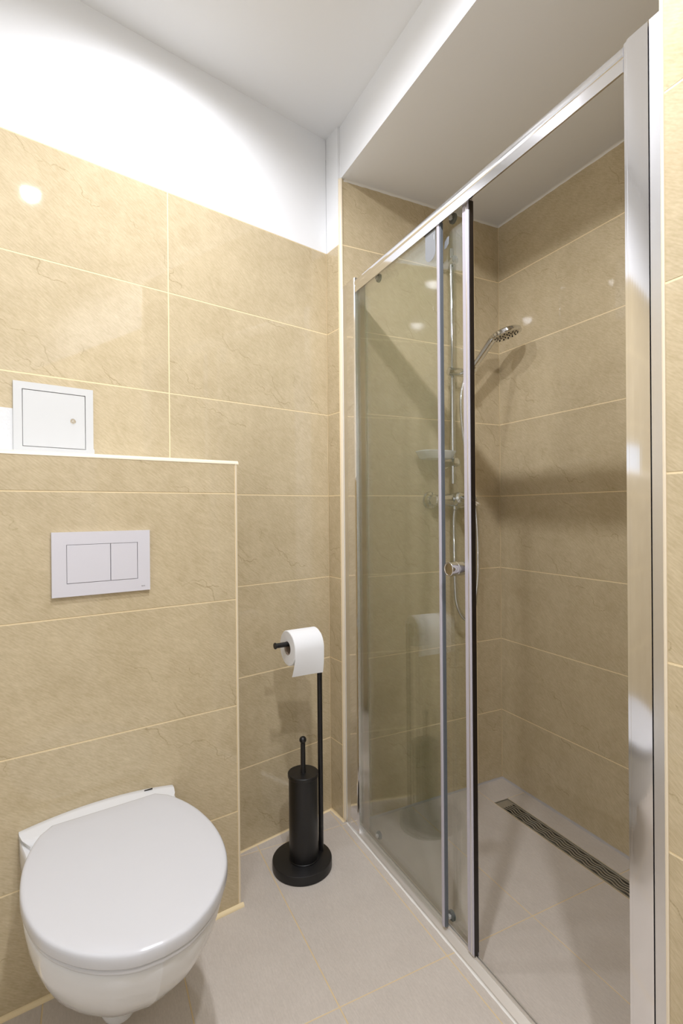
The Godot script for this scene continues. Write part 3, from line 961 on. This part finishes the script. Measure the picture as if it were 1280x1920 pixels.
func shower_set() -> void:
	var s := thing("shower_slide_bar", "chrome vertical slide bar on the tiled shower wall", "shower bar", at(Vector3(BAR.x, 0, NICHE_LEFT)))
	var z := BAR.z - NICHE_LEFT
	part("bar", rod(Vector3(0, 1.2150, z), Vector3(0, 2.1250, z), 0.0092, 0.001), M.chrome, s)
	for y in [1.2970, 2.0750]:
		var br := part("bracket", rod(Vector3(0, y, 0.0), Vector3(0, y, z + 0.020), 0.0150, 0.0015), M.chrome, s)
		part("bracket_cap", lathe([Vector2(0, 0.004), Vector2(0.012, 0.0035), Vector2(0.0162, 0.002), Vector2(0.0168, 0.0)], 28, aim(Vector3(0, y, z + 0.020), Vector3.BACK)), M.chrome, br)
		part("rosette", rod(Vector3(0, y, 0.0), Vector3(0, y, 0.006), 0.021, 0.001), M.chrome, br)
	# slider: a drum across the bar with the cradle at its far end
	var sl := part("slider", lathe([Vector2(0, 0), Vector2(0.012, 0.0), Vector2(0.0155, 0.002), Vector2(0.0165, 0.006), Vector2(0.0165, 0.070), Vector2(0.015, 0.074), Vector2(0, 0.075)], 32, aim(Vector3(-0.030, 1.6450, z + 0.012), Vector3(1, 0.0, 0.12))), M.chrome, s)
	var dir := (HEAD - CRADLE).normalized()
	var off := Vector3(BAR.x, 0, NICHE_LEFT)
	part("cradle", lathe([Vector2(0.0135, -0.016), Vector2(0.0165, -0.016), Vector2(0.0175, 0.014), Vector2(0.0145, 0.014), Vector2(0.0135, -0.016)], 28, aim(CRADLE - off, dir)), M.chrome, sl)
	# hand shower
	var h := thing("hand_shower", "chrome hand shower with a round flat spray head in its holder", "hand shower")
	var n := Vector3(0.225, -0.962, 0.157).normalized()           # the way the spray face looks
	var e1 := Vector3(0.63, 0.30, 0.71).normalized()
	e1 = (e1 - n * e1.dot(n)).normalized()
	var neck := HEAD - e1 * 0.050 - n * 0.008
	var hd := (neck - CRADLE).normalized()
	var path := curve([CRADLE - hd * 0.034, CRADLE, CRADLE.lerp(neck, 0.5), neck, neck + e1 * 0.014], 0.006)
	var radii := PackedFloat32Array()
	for i in path.size():
		radii.append(lerpf(0.0112, 0.0150, smoothstep(0.0, 1.0, i / float(path.size() - 1))))
	var st := tool()
	add_tube(st, path, radii, 20)
	part("handle", done(st), M.chrome, h)
	var face := aim(HEAD, -n)
	part("spray_head", lathe([Vector2(0, 0.0), Vector2(0.054, 0.0), Vector2(0.0585, 0.0015), Vector2(0.0605, 0.005), Vector2(0.0600, 0.0150), Vector2(0.054, 0.0195), Vector2(0, 0.0225)], 48, face), M.chrome, h)
	for ring in [[0.012, 4], [0.022, 8], [0.033, 12], [0.044, 16]]:
		for k in ring[1]:
			var a: float = TAU * k / ring[1] + ring[0] * 30.0
			part("nozzle", lathe([Vector2(0, -0.0016), Vector2(0.0022, -0.0014), Vector2(0.0028, 0.0004)], 8, face * at(Vector3(cos(a), 0, sin(a)) * ring[0])), M.nozzle, h)
	# hose
	var hp := curve([Vector3(0.4695, 1.1135, 0.1455), Vector3(0.4630, 1.06, 0.1480), Vector3(0.4560, 0.90, 0.1600), Vector3(0.4510, 0.8200, 0.1680), Vector3(0.4570, 0.7550, 0.1700), Vector3(0.4800, 0.7080, 0.1700), Vector3(0.5070, 0.6920, 0.1700), Vector3(0.5380, 0.7260, 0.1700), Vector3(0.5540, 0.8000, 0.1700), Vector3(0.5620, 0.9000, 0.1700), Vector3(0.5540, 1.1000, 0.1700), Vector3(0.5120, 1.3050, 0.1720), Vector3(0.4850, 1.4400, 0.1760), Vector3(0.4780, 1.5500, 0.1800), CRADLE - dir * 0.028], 0.0018)
	radii = PackedFloat32Array()
	for i in hp.size():
		radii.append(0.0078 if i % 3 else 0.0064)
	st = tool()
	add_tube(st, hp, radii, 10)
	solid("shower_hose", done(st), M.chrome, "ribbed chrome shower hose looping from mixer to hand shower", "hose")
	# soap dish clipped to the lower end of the bar
	var d := thing("soap_dish", "translucent white soap dish on the lower end of the slide bar", "soap dish", at(Vector3(0.378, 1.306, 0.152)))
	st = tool()
	var rings := []
	for q in [[0.052, 0.036, 0.0], [0.062, 0.042, 0.004], [0.074, 0.048, 0.026], [0.076, 0.050, 0.030], [0.072, 0.047, 0.030], [0.060, 0.040, 0.007], [0.050, 0.034, 0.004]]:
		var ring := PackedVector3Array()
		for j in 40:
			var a := TAU * j / 40
			var c := cos(a)
			var g := sin(a)
			ring.append(Vector3(signf(c) * pow(absf(c), 0.55) * q[0], q[2], signf(g) * pow(absf(g), 0.55) * q[1]))
		rings.append(ring)
	add_loft(st, rings)
	add_cap(st, rings[0], Vector3.DOWN)
	add_cap(st, rings[-1], Vector3.UP)
	part("tray", done(st), M.soap_dish, d)
	part("clip", boxm(Vector3(0.0760, 0.020, -0.010), Vector3(0.009, 0.014, 0.030), 0.002), M.soap_dish, d)
	# mixer
	var m := thing("shower_mixer", "chrome single lever shower mixer with round wall rosettes", "mixer", at(Vector3(0.470, 1.1520, NICHE_LEFT)))
	for x in [-0.075, 0.075]:
		var u := part("rosette", lathe([Vector2(0.034, 0.0), Vector2(0.0345, 0.004), Vector2(0.031, 0.010), Vector2(0.022, 0.014), Vector2(0.018, 0.020)], 40, aim(Vector3(x, 0, 0), Vector3.BACK)), M.chrome, m)
		part("union_nut", lathe([Vector2(0.016, 0.014), Vector2(0.019, 0.018), Vector2(0.019, 0.040), Vector2(0.016, 0.044)], 8, aim(Vector3(x, 0, 0), Vector3.BACK)), M.chrome, u)
	part("body", lathe([Vector2(0, 0), Vector2(0.018, 0.0), Vector2(0.0205, 0.003), Vector2(0.0210, 0.040), Vector2(0.0255, 0.070), Vector2(0.0265, 0.097), Vector2(0.0255, 0.124), Vector2(0.0210, 0.154), Vector2(0.0205, 0.191), Vector2(0.018, 0.194), Vector2(0, 0.194)], 36, aim(Vector3(-0.097, 0, 0.058), Vector3.RIGHT)), M.chrome, m)
	part("cartridge_dome", lathe([Vector2(0.025, 0.0), Vector2(0.025, 0.026), Vector2(0.0235, 0.034), Vector2(0.017, 0.041), Vector2(0, 0.043)], 36, aim(Vector3(0, 0.002, 0.064), Vector3(0, 0.18, 1))), M.chrome, m)
	st = tool()
	add_box(st, Vector3(0, 0, 0.050), Vector3(0.024, 0.009, 0.085), 0.0035, Transform3D(Basis(Vector3.RIGHT, 0.42) * Basis(Vector3.UP, 0.15), Vector3(0, 0.016, 0.098)))
	part("lever", done(st), M.chrome, m)
	part("hose_outlet", lathe([Vector2(0, 0), Vector2(0.0095, 0.0), Vector2(0.0115, 0.002), Vector2(0.0115, 0.018), Vector2(0.013, 0.022)], 20, at(Vector3(0, -0.038, 0.060))), M.chrome, m)
